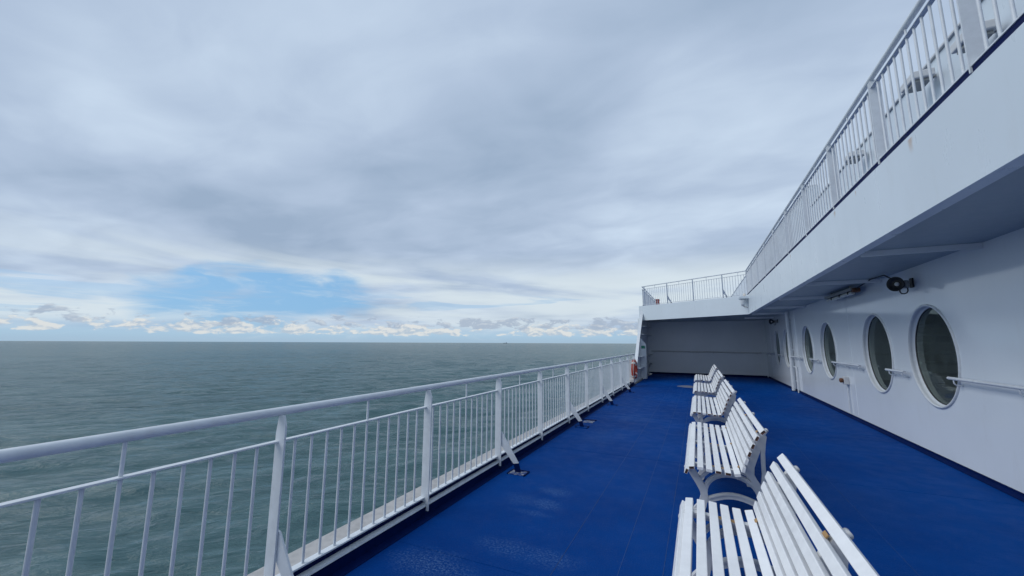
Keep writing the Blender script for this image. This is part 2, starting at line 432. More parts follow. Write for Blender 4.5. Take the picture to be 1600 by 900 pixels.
# ------------------------------------------------------------------ mesh helpers
class MB:
    def __init__(self):
        self.v, self.f, self.s, self.mi = [], [], [], []
    def add(self, verts, faces, smooth=False, mi=0):
        o = len(self.v)
        self.v += [tuple(q) for q in verts]
        for f in faces:
            self.f.append(tuple(i + o for i in f))
            self.s.append(smooth)
            self.mi.append(mi)
        return self
    def box(self, c, s, bev=0.0, rot=None, mi=0, segs=2):
        bm = bmesh.new()
        bmesh.ops.create_cube(bm, size=1.0)
        for v in bm.verts:
            v.co = Vector((v.co.x * s[0], v.co.y * s[1], v.co.z * s[2]))
        if bev:
            bmesh.ops.bevel(bm, geom=bm.edges[:], offset=bev, segments=segs, profile=0.5, affect='EDGES')
        if rot is not None:
            bmesh.ops.transform(bm, matrix=rot.to_4x4(), verts=bm.verts[:])
        bm.verts.index_update()
        vs = [v.co + Vector(c) for v in bm.verts]
        fs = [[v.index for v in f.verts] for f in bm.faces]
        bm.free()
        return self.add(vs, fs, False, mi)
    def tube(self, pts, r, n=12, caps=True, mi=0, closed=False):
        pts = [Vector(q) for q in pts]
        rings = []
        up = None
        N = len(pts)
        for i, q in enumerate(pts):
            if closed:
                d = (pts[(i + 1) % N] - pts[i - 1]).normalized()
            else:
                d = (pts[min(i + 1, N - 1)] - pts[max(i - 1, 0)]).normalized()
            if up is None:
                a = Vector((0, 0, 1)) if abs(d.z) < 0.9 else Vector((1, 0, 0))
                up = (a - d * a.dot(d)).normalized()
            else:
                up = (up - d * up.dot(d)).normalized()
            side = d.cross(up)
            rr = r[i] if isinstance(r, (list, tuple)) else r
            rings.append([q + (up * math.cos(k * 2 * math.pi / n) + side * math.sin(k * 2 * math.pi / n)) * rr for k in range(n)])
        vs = [c for rg in rings for c in rg]
        fs = []
        for i in range(N if closed else N - 1):
            for k in range(n):
                a0 = i * n
                b0 = ((i + 1) % N) * n
                fs.append((a0 + k, a0 + (k + 1) % n, b0 + (k + 1) % n, b0 + k))
        self.add(vs, fs, True, mi)
        if caps and not closed:
            self.add(rings[0], [tuple(range(n))], False, mi)
            self.add(rings[-1], [tuple(reversed(range(n)))], False, mi)
        return self
    def prism(self, poly, y0, y1, axis='Y', mi=0):
        """poly in (x, z), extruded in y (axis Y); or (y, z) in x (axis X); or (x, y) in z (axis Z)"""
        n = len(poly)
        def pt(a, b, h):
            return (a, h, b) if axis == 'Y' else ((h, a, b) if axis == 'X' else (a, b, h))
        vs = [pt(a, b, y0) for a, b in poly] + [pt(a, b, y1) for a, b in poly]
        fs = [tuple(range(n)), tuple(reversed(range(n, 2 * n)))]
        for i in range(n):
            j = (i + 1) % n
            fs.append((i, j, n + j, n + i))
        return self.add(vs, fs, False, mi)
    def strip(self, pts, width, y0, y1, mi=0):
        """band of given width (number or list) along a 2-D (x, z) polyline, extruded in y"""
        n = len(pts)
        L, Rr = [], []
        for i, (a, b) in enumerate(pts):
            p0 = pts[max(i - 1, 0)]
            p1 = pts[min(i + 1, n - 1)]
            tx, tz = p1[0] - p0[0], p1[1] - p0[1]
            l = math.hypot(tx, tz)
            wd = (width[i] if isinstance(width, (list, tuple)) else width) / 2
            nx, nz = -tz / l * wd, tx / l * wd
            L.append((a + nx, b + nz))
            Rr.append((a - nx, b - nz))
        for i in range(n - 1):
            pass
        vs = [(a, y0, b) for a, b in L] + [(a, y0, b) for a, b in Rr] + [(a, y1, b) for a, b in L] + [(a, y1, b) for a, b in Rr]
        fs = []
        for i in range(n - 1):
            fs.append((i, i + 1, n + i + 1, n + i))
            fs.append((2 * n + i, 3 * n + i, 3 * n + i + 1, 2 * n + i + 1))
            fs.append((i, 2 * n + i, 2 * n + i + 1, i + 1))
            fs.append((n + i, n + i + 1, 3 * n + i + 1, 3 * n + i))
        fs.append((0, n, 3 * n, 2 * n))
        fs.append((n - 1, 2 * n + n - 1, 3 * n + n - 1, n + n - 1))
        return self.add(vs, fs, False, mi)
    def lathe(self, prof, n=24, axis='Y', mi=0, c=(0, 0, 0)):
        """profile of (radius, height along axis)"""
        vs, fs = [], []
        for r_, h_ in prof:
            for k in range(n):
                a = 2 * math.pi * k / n
                u, v = r_ * math.cos(a), r_ * math.sin(a)
                q = (u, h_, v) if axis == 'Y' else ((h_, u, v) if axis == 'X' else (u, v, h_))
                vs.append((q[0] + c[0], q[1] + c[1], q[2] + c[2]))
        for i in range(len(prof) - 1):
            for k in range(n):
                fs.append((i * n + k, i * n + (k + 1) % n, (i + 1) * n + (k + 1) % n, (i + 1) * n + k))
        return self.add(vs, fs, True, mi)
    def mesh(self, name, mats):
        me = bpy.data.meshes.new(name)
        me.from_pydata(self.v, [], self.f)
        for mm in (mats if isinstance(mats, (list, tuple)) else [mats]):
            me.materials.append(M[mm])
        me.polygons.foreach_set('use_smooth', self.s)
        me.polygons.foreach_set('material_index', self.mi)
        bm = bmesh.new()
        bm.from_mesh(me)
        bmesh.ops.recalc_face_normals(bm, faces=bm.faces[:])
        bm.to_mesh(me)
        bm.free()
        me.update()
        return me
    def build(self, name, mats, parent=None, loc=(0, 0, 0), rot=(0, 0, 0)):
        return link(name, self.mesh(name, mats), parent, loc, rot)

def link(name, me, parent=None, loc=(0, 0, 0), rot=(0, 0, 0)):
    o = bpy.data.objects.new(name, me)
    COL.objects.link(o)
    o.parent = parent
    o.location = loc
    o.rotation_euler = rot
    return o
def thing(name, label, cat, loc=(0, 0, 0), rz=0.0, group=None):
    o = link(name, None, None, loc, (0, 0, rz))
    return tag(o, label, cat, group)
def tag(o, label, cat=None, group=None, kind=None):
    if label:
        o['label'] = label
    if cat:
        o['category'] = cat
    if group:
        o['group'] = group
    if kind:
        o['kind'] = kind
    return o
def copy_tree(o, parent=None):
    c = o.copy()
    COL.objects.link(c)
    c.parent = parent
    for ch in list(o.children):
        copy_tree(ch, c)
    return c

# ------------------------------------------------------------------ dimensions (metres; X inboard, Y towards the end wall)
XR = -2.42          # ship side railing
XW = 2.97           # deckhouse wall
YE = 22.3           # end wall
ZC = 2.75           # soffit
XF, ZF0, ZF1 = 1.77, 2.70, 3.40   # upper fascia
YB = -5.0           # structure carries on behind the photographer
CORNER = (XF, 16.75)
LEFT = (-2.36, 19.55)
ZSEA = -16.0

# ------------------------------------------------------------------ sea
def build_sea():
    def graded(a, far):
        v = [a]
        while v[-1] < far:
            v.append(v[-1] + max(0.55, 0.0085 * v[-1]))
        return np.array(v)
    gx = graded(2.9, 3200.0)
    gf = graded(0.0, 3200.0)
    gb = graded(0.55, 160.0)
    xs = -gx[::-1]
    ys = np.concatenate([-gb[::-1], gf])
    nx, ny = len(xs), len(ys)
    x0, x1, y0, y1 = xs[0], xs[-1], ys[0], ys[-1]
    X, Y = np.meshgrid(xs, ys)
    cell = np.maximum(np.gradient(xs)[None, :], np.gradient(ys)[:, None])
    rng = np.random.RandomState(4)
    Z = np.zeros_like(X)
    for i in range(60):
        lam = 2.4 * (26.0 / 2.4) ** rng.rand()
        th = R(138) + rng.normal(0, 0.38)
        k = 2 * np.pi / lam
        amp = 0.0066 * lam * (0.55 if lam > 12 else 1.0)
        ph = k * (np.cos(th) * X + np.sin(th) * Y) + rng.rand() * 6.28
        Z += amp * (np.sin(ph) + 0.2 * np.cos(2 * ph)) * np.clip(lam / (2.2 * cell) - 1.0, 0, 1)
    fade = np.clip((X - x0) / 900, 0, 1) * np.clip((Y - y0) / 40, 0, 1) * np.clip((y1 - Y) / 900, 0, 1)
    Z *= fade
    co = np.stack([X, Y, Z + ZSEA], -1).reshape(-1, 3)
    idx = np.arange(nx * ny).reshape(ny, nx)
    q = np.stack([idx[:-1, :-1], idx[:-1, 1:], idx[1:, 1:], idx[1:, :-1]], -1).reshape(-1, 4)
    B = 45000.0
    far = np.array([[-B, -B, ZSEA], [B, -B, ZSEA], [B, y0, ZSEA], [-B, y0, ZSEA],
                    [-B, y1, ZSEA], [B, y1, ZSEA], [B, B, ZSEA], [-B, B, ZSEA],
                    [x0, y0, ZSEA], [x0, y1, ZSEA], [x1, y0, ZSEA], [x1, y1, ZSEA]])
    n0 = len(co)
    fq = np.array([[0, 1, 2, 3], [4, 5, 6, 7], [3, 8, 9, 4], [10, 2, 5, 11]]) + n0
    co = np.concatenate([co, far])
    q = np.concatenate([q, fq])
    me = bpy.data.meshes.new('sea')
    me.vertices.add(len(co))
    me.vertices.foreach_set('co', co.astype(np.float32).ravel())
    me.loops.add(q.size)
    me.loops.foreach_set('vertex_index', q.astype(np.int32).ravel())
    me.polygons.add(len(q))
    me.polygons.foreach_set('loop_start', np.arange(0, q.size, 4, dtype=np.int32))
    me.polygons.foreach_set('use_smooth', np.ones(len(q), dtype=bool))
    me.update(calc_edges=True)
    me.validate()
    me.materials.append(M['sea'])
    o = link('sea', me)
    tag(o, 'grey green sea with small wind waves out to the horizon', kind='structure')
build_sea()

# ------------------------------------------------------------------ hull and deck
hull = MB()
hull.prism([(-2.79, -17.5), (-2.79, 0.046), (-2.40, 0.050), (-2.40, -0.25), (9.0, -0.25), (9.0, -17.5)], YB, 40.0).build('hull', 'hull')
bpy.data.objects['hull']['kind'] = 'structure'
bpy.data.objects['hull']['label'] = 'white ship hull side below the deck edge'
ledge = MB().prism([(-2.80, -0.02), (-2.80, 0.060), (-2.402, 0.064), (-2.402, 0.0515), (-2.795, 0.0475), (-2.795, -0.02)], YB, 16.2).build('gutter_ledge', 'ledge')
tag(ledge, 'weathered grey ledge outside the railing along the deck edge', kind='structure')

deck = MB().box(((XR + 0.10 + XW) / 2, (YB + YE) / 2, -0.10), (XW - XR - 0.10, YE - YB, 0.20)).build('deck', 'deck')
tag(deck, 'deep blue gritty coated ship deck', kind='structure')
# weld seams standing proud of the coating
bead_l = MB().box((0, (YB + YE) / 2, 0.0006), (0.0035, YE - YB - 0.3, 0.0016)).mesh('weld_seam', 'seam')
for x in (-1.02, -0.60, -0.315, 1.3):
    link('weld_seam', bead_l, deck, (x, 0, 0.0))
for yy, sk in ((2.70, 0.05), (5.9, 0.02), (9.1, 0.02), (12.3, 0.02), (15.5, 0.02), (18.7, 0.02)):
    MB().box((0, 0, 0), (XW - XR - 0.24, 0.065, 0.0024), 0.001).build('weld_seam', 'deck', deck, ((XR + XW) / 2 + 0.02, yy + 0.06, 0.0010), (0, 0, sk * 0.6))
# coaming: blue upstand with white capping flange
cm = thing('deck_coaming', 'dark blue upstand with white capping along the deck edge below the railing', 'coaming', (XR, YB, 0))
MB().box((0.023, 10.6, 0.0445), (0.022, 21.2, 0.087)).build('upstand', 'coaming', cm)
MB().box((0.0775, 10.6, 0.003), (0.085, 21.19, 0.005)).build('margin_strip', 'coaming', cm)
MB().prism([(0.046, 0.0885), (0.042, 0.104), (-0.004, 0.106), (-0.004, 0.0885)], 0, 21.19).build('capping', 'rail', cm)
MB().box((-0.014, 10.6, 0.103), (0.012, 21.17, 0.096)).build('gap_shade', 'navy', cm)  # dark plate added to paint in the shade under the bottom bar
cv = MB().prism([(XW - 0.002, 0.001), (XW - 0.05, 0.001), (XW - 0.045, 0.012), (XW - 0.012, 0.04), (XW - 0.010, 0.07), (XW - 0.002, 0.07)], YB, YE - 0.01).build('skirting', 'coaming')
tag(cv, 'dark blue painted coving at the foot of the porthole wall', 'coving')
cv2 = MB().prism([(YE - 0.002, 0.001), (YE - 0.05, 0.001), (YE - 0.012, 0.05), (YE - 0.010, 0.09), (YE - 0.002, 0.09)], -2.5, XW - 0.06, axis='X').build('skirting', 'coaming')
tag(cv2, 'dark blue painted coving at the foot of the end wall', 'coving')

# ------------------------------------------------------------------ railings
bal_mesh = {}
def railing(label, p0, p1, z0, ztop, zmid, zbot, pitch, first, post_w, braces, rtop, group=None, post_foot=0.06, nbal=12, strut=True, rbal=0.0092, post_out=-0.012):
    """local +Y runs along the rail, +X is inboard"""
    d = Vector((p1[0] - p0[0], p1[1] - p0[1], 0))
    Lr = d.length
    rz = math.atan2(-d.x, d.y)
    t = thing('railing', label, 'railing', (p0[0], p0[1], z0), rz, group)
    tp = MB().tube([(0, 0, ztop), (0, Lr, ztop)], rtop, 20).build('handrail', 'rail', t)
    MB().box((0, Lr / 2, zmid), (0.042, Lr, 0.010), 0.002).build('middle_bar', 'rail', t)
    MB().box((0, Lr / 2, zbot), (0.055, Lr, 0.012), 0.002).build('bottom_bar', 'rail', t)
    k = (round(zmid, 3), round(zbot, 3), rbal)
    if k not in bal_mesh:
        bal_mesh[k] = MB().tube([(0, 0, zbot + 0.006), (0, 0, zmid - 0.005)], rbal, 10).mesh('baluster', 'rail')
    pkey = ('p', ztop, zmid, post_w, post_foot)
    if pkey not in bal_mesh:
        hw = post_w / 2
        out_ = post_out
        in_ = post_w + out_
        bal_mesh[pkey] = MB().prism([(out_, zbot - (0.03 if post_out > -0.02 else 0.049)), (out_, zmid + 0.05), (out_ + 0.018, ztop - rtop + 0.004), (in_ - 0.022, ztop - rtop + 0.004), (in_, zmid + 0.10),
                                     (in_, post_foot), (0.0485, post_foot + 0.002), (0.0485, zbot - 0.035)], -0.006, 0.006).mesh('post', 'rail')
    skey = ('s', ztop, zmid)
    if skey not in bal_mesh:
        bal_mesh[skey] = MB().tube([(0, 0, zmid), (0, 0, ztop - rtop + 0.006)], 0.009, 8).mesh('strut', 'rail')
    i = 0
    y = first
    while y > 0.25:
        y -= pitch
        i -= 1
    step = pitch / nbal
    while y < Lr + 0.3:
        if 0 <= y <= Lr:
            link('post', bal_mesh[pkey], t, (0, y, 0))
            if i in braces:
                b = MB()
                zt = ztop * 0.40
                b.prism([(post_w * 0.42, zt + 0.01), (post_w * 0.95, zt), (0.315, 0.115), (0.245, 0.100), (post_w * 0.85, zt - 0.165), (post_w * 0.42, zt - 0.12)], 0.0075, 0.0195)
                br = b.build('brace', 'rail', t, (0, y, 0))
                MB().prism([(0.245, 0.0995), (0.315, 0.1145), (0.345, 0.008), (0.270, 0.008)], 0.0065, 0.0205).build('foot', 'coaming', br)
        for j in range(1, nbal):
            yy = y + j * step
            if 0.02 < yy < Lr - 0.02:
                link('baluster', bal_mesh[k], t, (0, yy, 0))
                if strut and j == nbal // 2:
                    link('strut', bal_mesh[skey], t, (0, yy, 0))
        y += pitch
        i += 1
    return t
side_rail = railing('white tubular railing with upright bars along the ship side, overlooking the sea', (XR, -1.3), (XR, 16.75), 0, 1.163, 0.981, 0.160,
                    1.47, 1.64 + 1.3, 0.085, (0, 2, 4, 6, 8), 0.0265, post_foot=0.052)
# foot pads of the braces: chipped square plates let into the coating
for i, yy in enumerate((1.64, 4.58, 7.52, 10.46, 13.40)):
    pd = MB().box((0, 0, 0.004), (0.20, 0.15, 0.008), 0.002, mi=0)
    o = pd.build('pad_plate', 'chip' if i in (0, 1) else 'deck', deck, (XR + 0.315, yy + 0.0, 0))
    if i == 1:
        o['label'] = 'chipped bare steel foot plate'
    fr = MB()
    fr.box((0, 0.086, 0.007), (0.23, 0.022, 0.014), 0.003)
    fr.box((-0.110, -0.008, 0.007), (0.018, 0.15, 0.014), 0.003)
    fr.box((0.110, -0.008, 0.007), (0.018, 0.15, 0.014), 0.003)
    fr.build('pad_rim', 'coaming', deck, (XR + 0.315, yy, 0))
MB().box((0, 0, 0.003), (0.20, 0.22, 0.006), 0.001).build('pad_plate', 'chip', deck, (-2.12, 8.08, 0))
MB().box((0, 0, 0.008), (0.34, 0.05, 0.016), 0.004).build('pad_rim', 'coaming', deck, (-2.17, 8.24, 0), (0, 0, 0.1))

# ------------------------------------------------------------------ deckhouse wall with portholes
WIN_Y = [7.53, 9.39, 12.37, 14.42, 17.38, 19.36]
WIN_Z, WIN_R, WIN_H = 1.45, 0.70, 0.625      # upright ovals: half height, half width
WK = WIN_H / WIN_R
def wall_with_holes():
    bm = bmesh.new()
    outer = [(YB, 0.0), (YE, 0.0), (YE, ZC), (YB, ZC)]
    edges = []
    def loop(pts):
        vs = [bm.verts.new((XW, a, b)) for a, b in pts]
        for i in range(len(vs)):
            edges.append(bm.edges.new((vs[i], vs[(i + 1) % len(vs)])))
    loop(outer)
    for wy in WIN_Y:
        loop([(wy + WIN_H * math.cos(2 * math.pi * k / 72), WIN_Z + WIN_R * math.sin(2 * math.pi * k / 72)) for k in range(72)])
    bmesh.ops.triangle_fill(bm, use_beauty=True, use_dissolve=False, edges=edges)
    for f in list(bm.faces):
        c = f.calc_center_median()
        if any(((c.y - wy) / WK) ** 2 + (c.z - WIN_Z) ** 2 < (WIN_R * 0.999) ** 2 and all(((v.co.y - wy) / WK) ** 2 + (v.co.z - WIN_Z) ** 2 < (WIN_R * 1.01) ** 2 for v in f.verts) for wy in WIN_Y):
            bm.faces.remove(f)
    # thickness
    r_ = bmesh.ops.extrude_face_region(bm, geom=bm.faces[:])
    for v in [g for g in r_['geom'] if isinstance(g, bmesh.types.BMVert)]:
        v.co.x += 0.068
    bmesh.ops.recalc_face_normals(bm, faces=bm.faces[:])
    me = bpy.data.meshes.new('plating')
    bm.to_mesh(me)
    bm.free()
    me.materials.append(M['wall'])
    return me
wall = thing('deckhouse_wall', 'glossy white steel wall with a row of big round portholes', 'wall', (0, 0, 0))
link('plating', wall_with_holes(), wall)
lip_m = MB().lathe([(WIN_R - 0.006, 0.02), (WIN_R - 0.008, -0.016), (WIN_R + 0.004, -0.022), (WIN_R + 0.020, -0.018), (WIN_R + 0.026, 0.004)], 96, 'X').mesh('frame', 'rail')
rev_m = MB().lathe([(WIN_R - 0.007, 0.019), (WIN_R - 0.012, 0.052), (WIN_R - 0.024, 0.054), (WIN_R - 0.028, 0.068)], 96, 'X').mesh('reveal', 'rail')
gas_m = MB().lathe([(WIN_R - 0.027, 0.056), (WIN_R - 0.036, 0.058), (WIN_R - 0.040, 0.072)], 96, 'X').mesh('gasket', 'rubber')
gl = MB()
gl.add([(0, (WIN_R - 0.03) * math.cos(2 * math.pi * k / 72), (WIN_R - 0.03) * math.sin(2 * math.pi * k / 72)) for k in range(72)], [tuple(range(72))])
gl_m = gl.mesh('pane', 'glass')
if gl_m.polygons[0].normal.x > 0:
    gl_m.flip_normals()
for me_ in (lip_m, rev_m, gas_m, gl_m):
    me_.transform(Matrix.Diagonal((1, WK, 1, 1)))
for wy in WIN_Y:
    wn = link('window', lip_m, wall, (XW, wy, WIN_Z))
    link('reveal', rev_m, wn)
    link('gasket', gas_m, wn)
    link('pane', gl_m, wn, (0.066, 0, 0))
# vertical butt welds of the plating
wm = MB().box((0, 0, 1.42), (0.006, 0.016, 2.62), 0.002).mesh('weld_seam', 'wall')
for y in (5.2, 10.75, 15.8, 20.9):
    link('weld_seam', wm, wall, (XW - 0.001, y, 0))

# saloon behind the portholes
room = MB()
room.box((4.9, 8.5, -0.06), (3.5, 27, 0.1))
room.box((6.60, 8.5, 1.35), (0.08, 27, 2.8), mi=1)
room.box((4.9, YB + 0.05, 1.35), (3.4, 0.1, 2.8), mi=1)
room.box((4.9, YE - 0.4, 1.35), (3.4, 0.1, 2.8), mi=1)
room.box((4.9, 8.5, 2.70), (3.4, 27, 0.06), mi=1)
o = room.build('saloon', ['carpet', 'inside'])
tag(o, 'dim cabin interior behind the round portholes', kind='structure')
stair = thing('staircase', 'dim flight of stairs seen through the porthole with the longest handrail beside it', 'stairs', (3.3, 7.55, 0))
for i in range(11):
    MB().box((0.65, i * 0.24 + 0.14, 0.30 + i * 0.165), (1.1, 0.30, 0.05), 0.006).build('tread', 'step', stair)
MB().prism([(0.0, 0.0), (2.9, 2.05), (2.9, 1.72), (0.35, 0.0)], 1.21, 1.26, axis='X').build('stringer', 'inside', stair)

# end wall
ew = MB().box((0.25, YE + 0.06, ZC / 2 + 0.1), (6.4, 0.12, ZC + 0.2)).build('end_wall', 'endwall')
tag(ew, 'plain white shaded bulkhead closing the deck at its far end', 'wall')

# ------------------------------------------------------------------ upper deck: slab, fascia, soffit
up = thing('upper_deck', 'white overhanging upper deck with deep fascia and shaded soffit', 'upper deck')
dvec = Vector((LEFT[0] - CORNER[0], LEFT[1] - CORNER[1], 0))
DL = dvec.length
du = dvec.normalized()
nin = Vector((du.y, -du.x, 0))
slab_poly = [(XF + 0.03, YB), (XW + 4, YB), (XW + 4, 40), (-2.45, 40), (LEFT[0] + nin.x * 0.03, LEFT[1] + nin.y * 0.03), (CORNER[0] + 0.03, CORNER[1] + 0.012)]
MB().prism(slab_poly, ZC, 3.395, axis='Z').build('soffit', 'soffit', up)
MB().prism([(a + (0.03 if i in (0, 5) else 0), b) for i, (a, b) in enumerate(slab_poly)], 3.397, 3.402, axis='Z').build('planking', 'deck', up)
# fascia plates with a returned bottom flange
def fascia_run(pa, pb, name):
    d = Vector((pb[0] - pa[0], pb[1] - pa[1], 0))
    L_ = d.length
    rz = math.atan2(-d.x, d.y)
    m_ = MB()
    m_.prism([(-0.004, ZF0), (0.026, ZF0), (0.026, ZF1 + 0.01), (-0.004, ZF1 + 0.01)], 0, L_)
    o_ = m_.build(name, 'fascia', up, (pa[0], pa[1], 0), (0, 0, rz))
    MB().prism([(0.0275, ZF0 + 0.002), (0.115, ZF0 + 0.002), (0.115, ZF0 + 0.016), (0.0275, ZF0 + 0.016)], 0.02, L_ - 0.03).build('flange', 'fascia', o_)
    return o_
fascia_run((XF, YB), CORNER, 'fascia')
fascia_run(CORNER, (LEFT[0] + du.x * 0.2, LEFT[1] + du.y * 0.2), 'fascia')
# navy deck edge strip in the gap above the fascia
MB().box((XF + 0.012, (YB + CORNER[1]) / 2, 3.4330), (0.026, CORNER[1] - YB - 0.02, 0.044)).build('edge_strip', 'navy', up)
# soffit stiffeners
sf = MB().box((0, 0, 0), (XW - XF - 0.13, 0.012, 0.07), 0.002).mesh('stiffener', 'endwall')
for y in (0.7, 3.4, 6.12, 8.82, 11.5, 14.2, 16.9, 19.6):
    link('stiffener', sf, up, ((XW + XF) / 2 + 0.06, y, ZC - 0.036))

upper_rail = railing('white railing along the upper deck edge above the porthole wall', (XF + 0.02, YB), (XF + 0.02, CORNER[1]), 3.40, 0.955, 0.850, 0.062,
                     1.47, 4.93 - YB, 0.100, (), 0.026, post_foot=0.008, rbal=0.0100, post_out=-0.034)
diag_rail = railing('white railing running slantwise across the far end of the upper deck', (CORNER[0] + 0.01, CORNER[1] + 0.06), (LEFT[0] + 0.06, LEFT[1] + 0.0), 3.40, 0.955, 0.820, 0.050,
                    1.30, 0.95, 0.07, (0, 2), 0.024, post_foot=-0.02)
far_rail = railing('white railing along the ship side of the upper deck beyond the slanted rail', (LEFT[0] + 0.03, LEFT[1] + 0.03), (LEFT[0] + 0.03, 33.0), 3.40, 0.955, 0.820, 0.050,
                   1.47, 1.4, 0.07, (), 0.024, post_foot=-0.02)

# upper deckhouse behind the upper railing
ud = thing('upper_deckhouse', 'pale upper deckhouse wall behind the upper railing', 'deckhouse', (2.97, 0, 3.403))
MB().box((0.10, (YB + 12.5) / 2, 0.93), (0.2, 12.5 - YB, 1.86)).build('wall', 'fascia', ud)
MB().box((0.10, 27.0, 1.23), (0.2, 28.99, 2.46)).build('wall', 'fascia', ud)
MB().box((0.08, (YB + 12.5) / 2, 1.885), (0.22, 12.5 - YB, 0.03), 0.005).build('cap', 'hull', ud)
MB().box((0.08, 27.0, 2.475), (0.22, 28.99, 0.03), 0.005).build('cap', 'hull', ud)
# fittings under the cap
def deck_light(label, y, z):
    t = thing('deck_floodlight', label, 'floodlight', (2.96, y, z), 0, 'floodlights on the upper deckhouse')
    MB().box((-0.03, 0, 0.10), (0.06, 0.05, 0.05), 0.004).build('arm', 'grey', t)
    b = MB().box((-0.17, 0, 0.08), (0.22, 0.34, 0.10), 0.015).build('housing', 'castiron', t)
    MB().box((-0.17, 0, 0.008), (0.16, 0.26, 0.03), 0.002).build('lens', 'grey', b)
deck_light('grey floodlight under the cap of the upper deckhouse, near its taller part', 8.75, 4.95)
deck_light('grey floodlight under the cap of the upper deckhouse, between two others', 6.45, 4.95)
deck_light('grey floodlight on the upper deckhouse, farthest from its taller part', 5.35, 4.72)

# ------------------------------------------------------------------ ship side end frame beyond the railing
sf_t = thing('side_screen', 'curved white side plating with raked edge at the end of the railing', 'side plating', (-2.42, 16.3, 0))
curve = [(0.0, 0.0), (0.55, 0.35), (1.22, 0.87), (1.75, 1.35), (2.25, 1.85), (2.68, 2.30), (3.02, 2.72), (3.22, 3.05), (3.30, 3.36)]
# lean inboard at the top
def lean(z):
    return 0.10 * max(0.0, (z - 1.6) / 1.7) ** 2
vs, fs = [], []
for a, b in curve:
    for x in (-0.11, 0.02):
        vs.append((x + lean(b), a, b))
for i in range(len(curve) - 1):
    fs.append((2 * i, 2 * i + 1, 2 * i + 3, 2 * i + 2))
fl = MB()
fl.add(vs, fs, True)
vs2 = [(x, y + 0.025, z - 0.004) for x, y, z in vs]
fl.add(vs2, fs, True)
n_ = len(curve)
fl.add(vs + vs2, [(2 * i, 2 * i + 2, 2 * n_ + 2 * i + 2, 2 * n_ + 2 * i) for i in range(n_ - 1)] + [(2 * i + 1, 2 * i + 3, 2 * n_ + 2 * i + 3, 2 * n_ + 2 * i + 1) for i in range(n_ - 1)])
fl.build('edge_flange', 'rail', sf_t)
pl = MB()
pv = [(-0.05 + lean(b), a + 0.03, b) for a, b in curve] + [(-0.05 + lean(b), YE - 16.3, b) for a, b in curve]
pl.add(pv, [(i, i + 1, n_ + i + 1, n_ + i) for i in range(n_ - 1)])
pv2 = [(x - 0.02, y, z) for x, y, z in pv]
pl.add(pv2, [(i, i + 1, n_ + i + 1, n_ + i) for i in range(n_ - 1)])
pl.build('plating', 'endwall', sf_t)
for z, y0 in ((0.55, 1.0), (1.02, 1.6), (2.02, 2.55), (2.42, 2.95)):
    MB().box((0.06 + lean(z), (y0 + YE - 16.3) / 2, z), (0.20, YE - 16.3 - y0, 0.012)).build('stringer', 'endwall', sf_t)
gp = thing('gusset_plate', 'white upright bracket plate with sloped top carrying a green sign', 'bracket', (-2.42, 18.9, 0))
MB().prism([(-0.04, 0.0), (0.20, 0.0), (0.235, 1.55), (0.02, 1.83), (-0.03, 1.83)], 0, 0.014).build('plate', 'rail', gp)
MB().box((0.226, 0.02, 0.78), (0.016, 0.07, 1.54), 0.003).build('face_flange', 'rail', gp)
sg = MB().box((0.105, -0.006, 1.43), (0.17, 0.006, 0.13), 0.001).build('safety_sign', 'green', None, (-2.42, 18.9, 0))
tag(sg, 'small green safety sign on the bracket plate beyond the lifebuoy', 'sign')

# ------------------------------------------------------------------ wall handrails
def wall_rail(label, y0, y1, z=1.175, axis='Y', xy=0.0, group='handrails on the porthole wall', bent=True, step=1.15):
    """bar standing 75 mm off the wall on bent brackets; local frame: +Y along, +X into the wall"""
    if axis == 'Y':
        t = thing('wall_handrail', label, 'handrail', (XW, y0, z), 0, group)
    else:
        t = thing('wall_handrail', label, 'handrail', (xy, YE, z), R(90), group)
    L_ = y1 - y0
    MB().tube([(-0.085, 0, 0), (-0.085, L_, 0)], 0.020, 12).build('bar', 'rail', t)
    n = max(2, int(round(L_ / step)) + 1)
    for i in range(n):
        yy = 0.10 + (L_ - 0.20) * i / (n - 1) if L_ > 0.45 else L_ * (0.25 + 0.5 * i / (n - 1))
        MB().tube([(-0.085, yy, -0.015), (-0.083, yy, -0.06), (-0.06, yy, -0.085), (0.004, yy, -0.085)], 0.008, 8).build('bracket', 'rail', t)
g = WIN_H + 0.02
wall_rail('long white handrail between the end porthole and the open deck', 1.2, WIN_Y[0] - g + 0.12)
wall_rail('short white handrail between the stair porthole and the next one', WIN_Y[0] + g + 0.02, WIN_Y[1] - g - 0.0 + 0.10)
wall_rail('white handrail above the brown wall socket', WIN_Y[1] + g + 0.02, WIN_Y[2] - g + 0.10)
wall_rail('short white handrail between the middle pair of portholes', WIN_Y[2] + g + 0.02, WIN_Y[3] - g + 0.10)
wall_rail('white handrail passing behind the vertical drain pipe', WIN_Y[3] + g + 0.02, WIN_Y[4] - g + 0.10)
wall_rail('short white handrail between the pair of portholes next to the end wall', WIN_Y[4] + g + 0.02, WIN_Y[5] - g + 0.10)
wall_rail('white handrail in the corner from the last porthole to the end wall', WIN_Y[5] + g + 0.02, YE - 0.15)
t_ = thing('wall_handrail', 'long handrail running across the end wall', 'handrail', (0, YE, 1.2))
MB().tube([(-2.3, -0.085, 0), (2.75, -0.085, -0.03)], 0.024, 12).build('bar', 'castiron', t_)
for i in range(6):
    x = -2.15 + i * 0.94
    MB().tube([(x, -0.085, -0.015 - 0.006 * i), (x, -0.08, -0.07 - 0.006 * i), (x, 0.004, -0.09 - 0.006 * i)], 0.008, 8).build('bracket', 'castiron', t_)

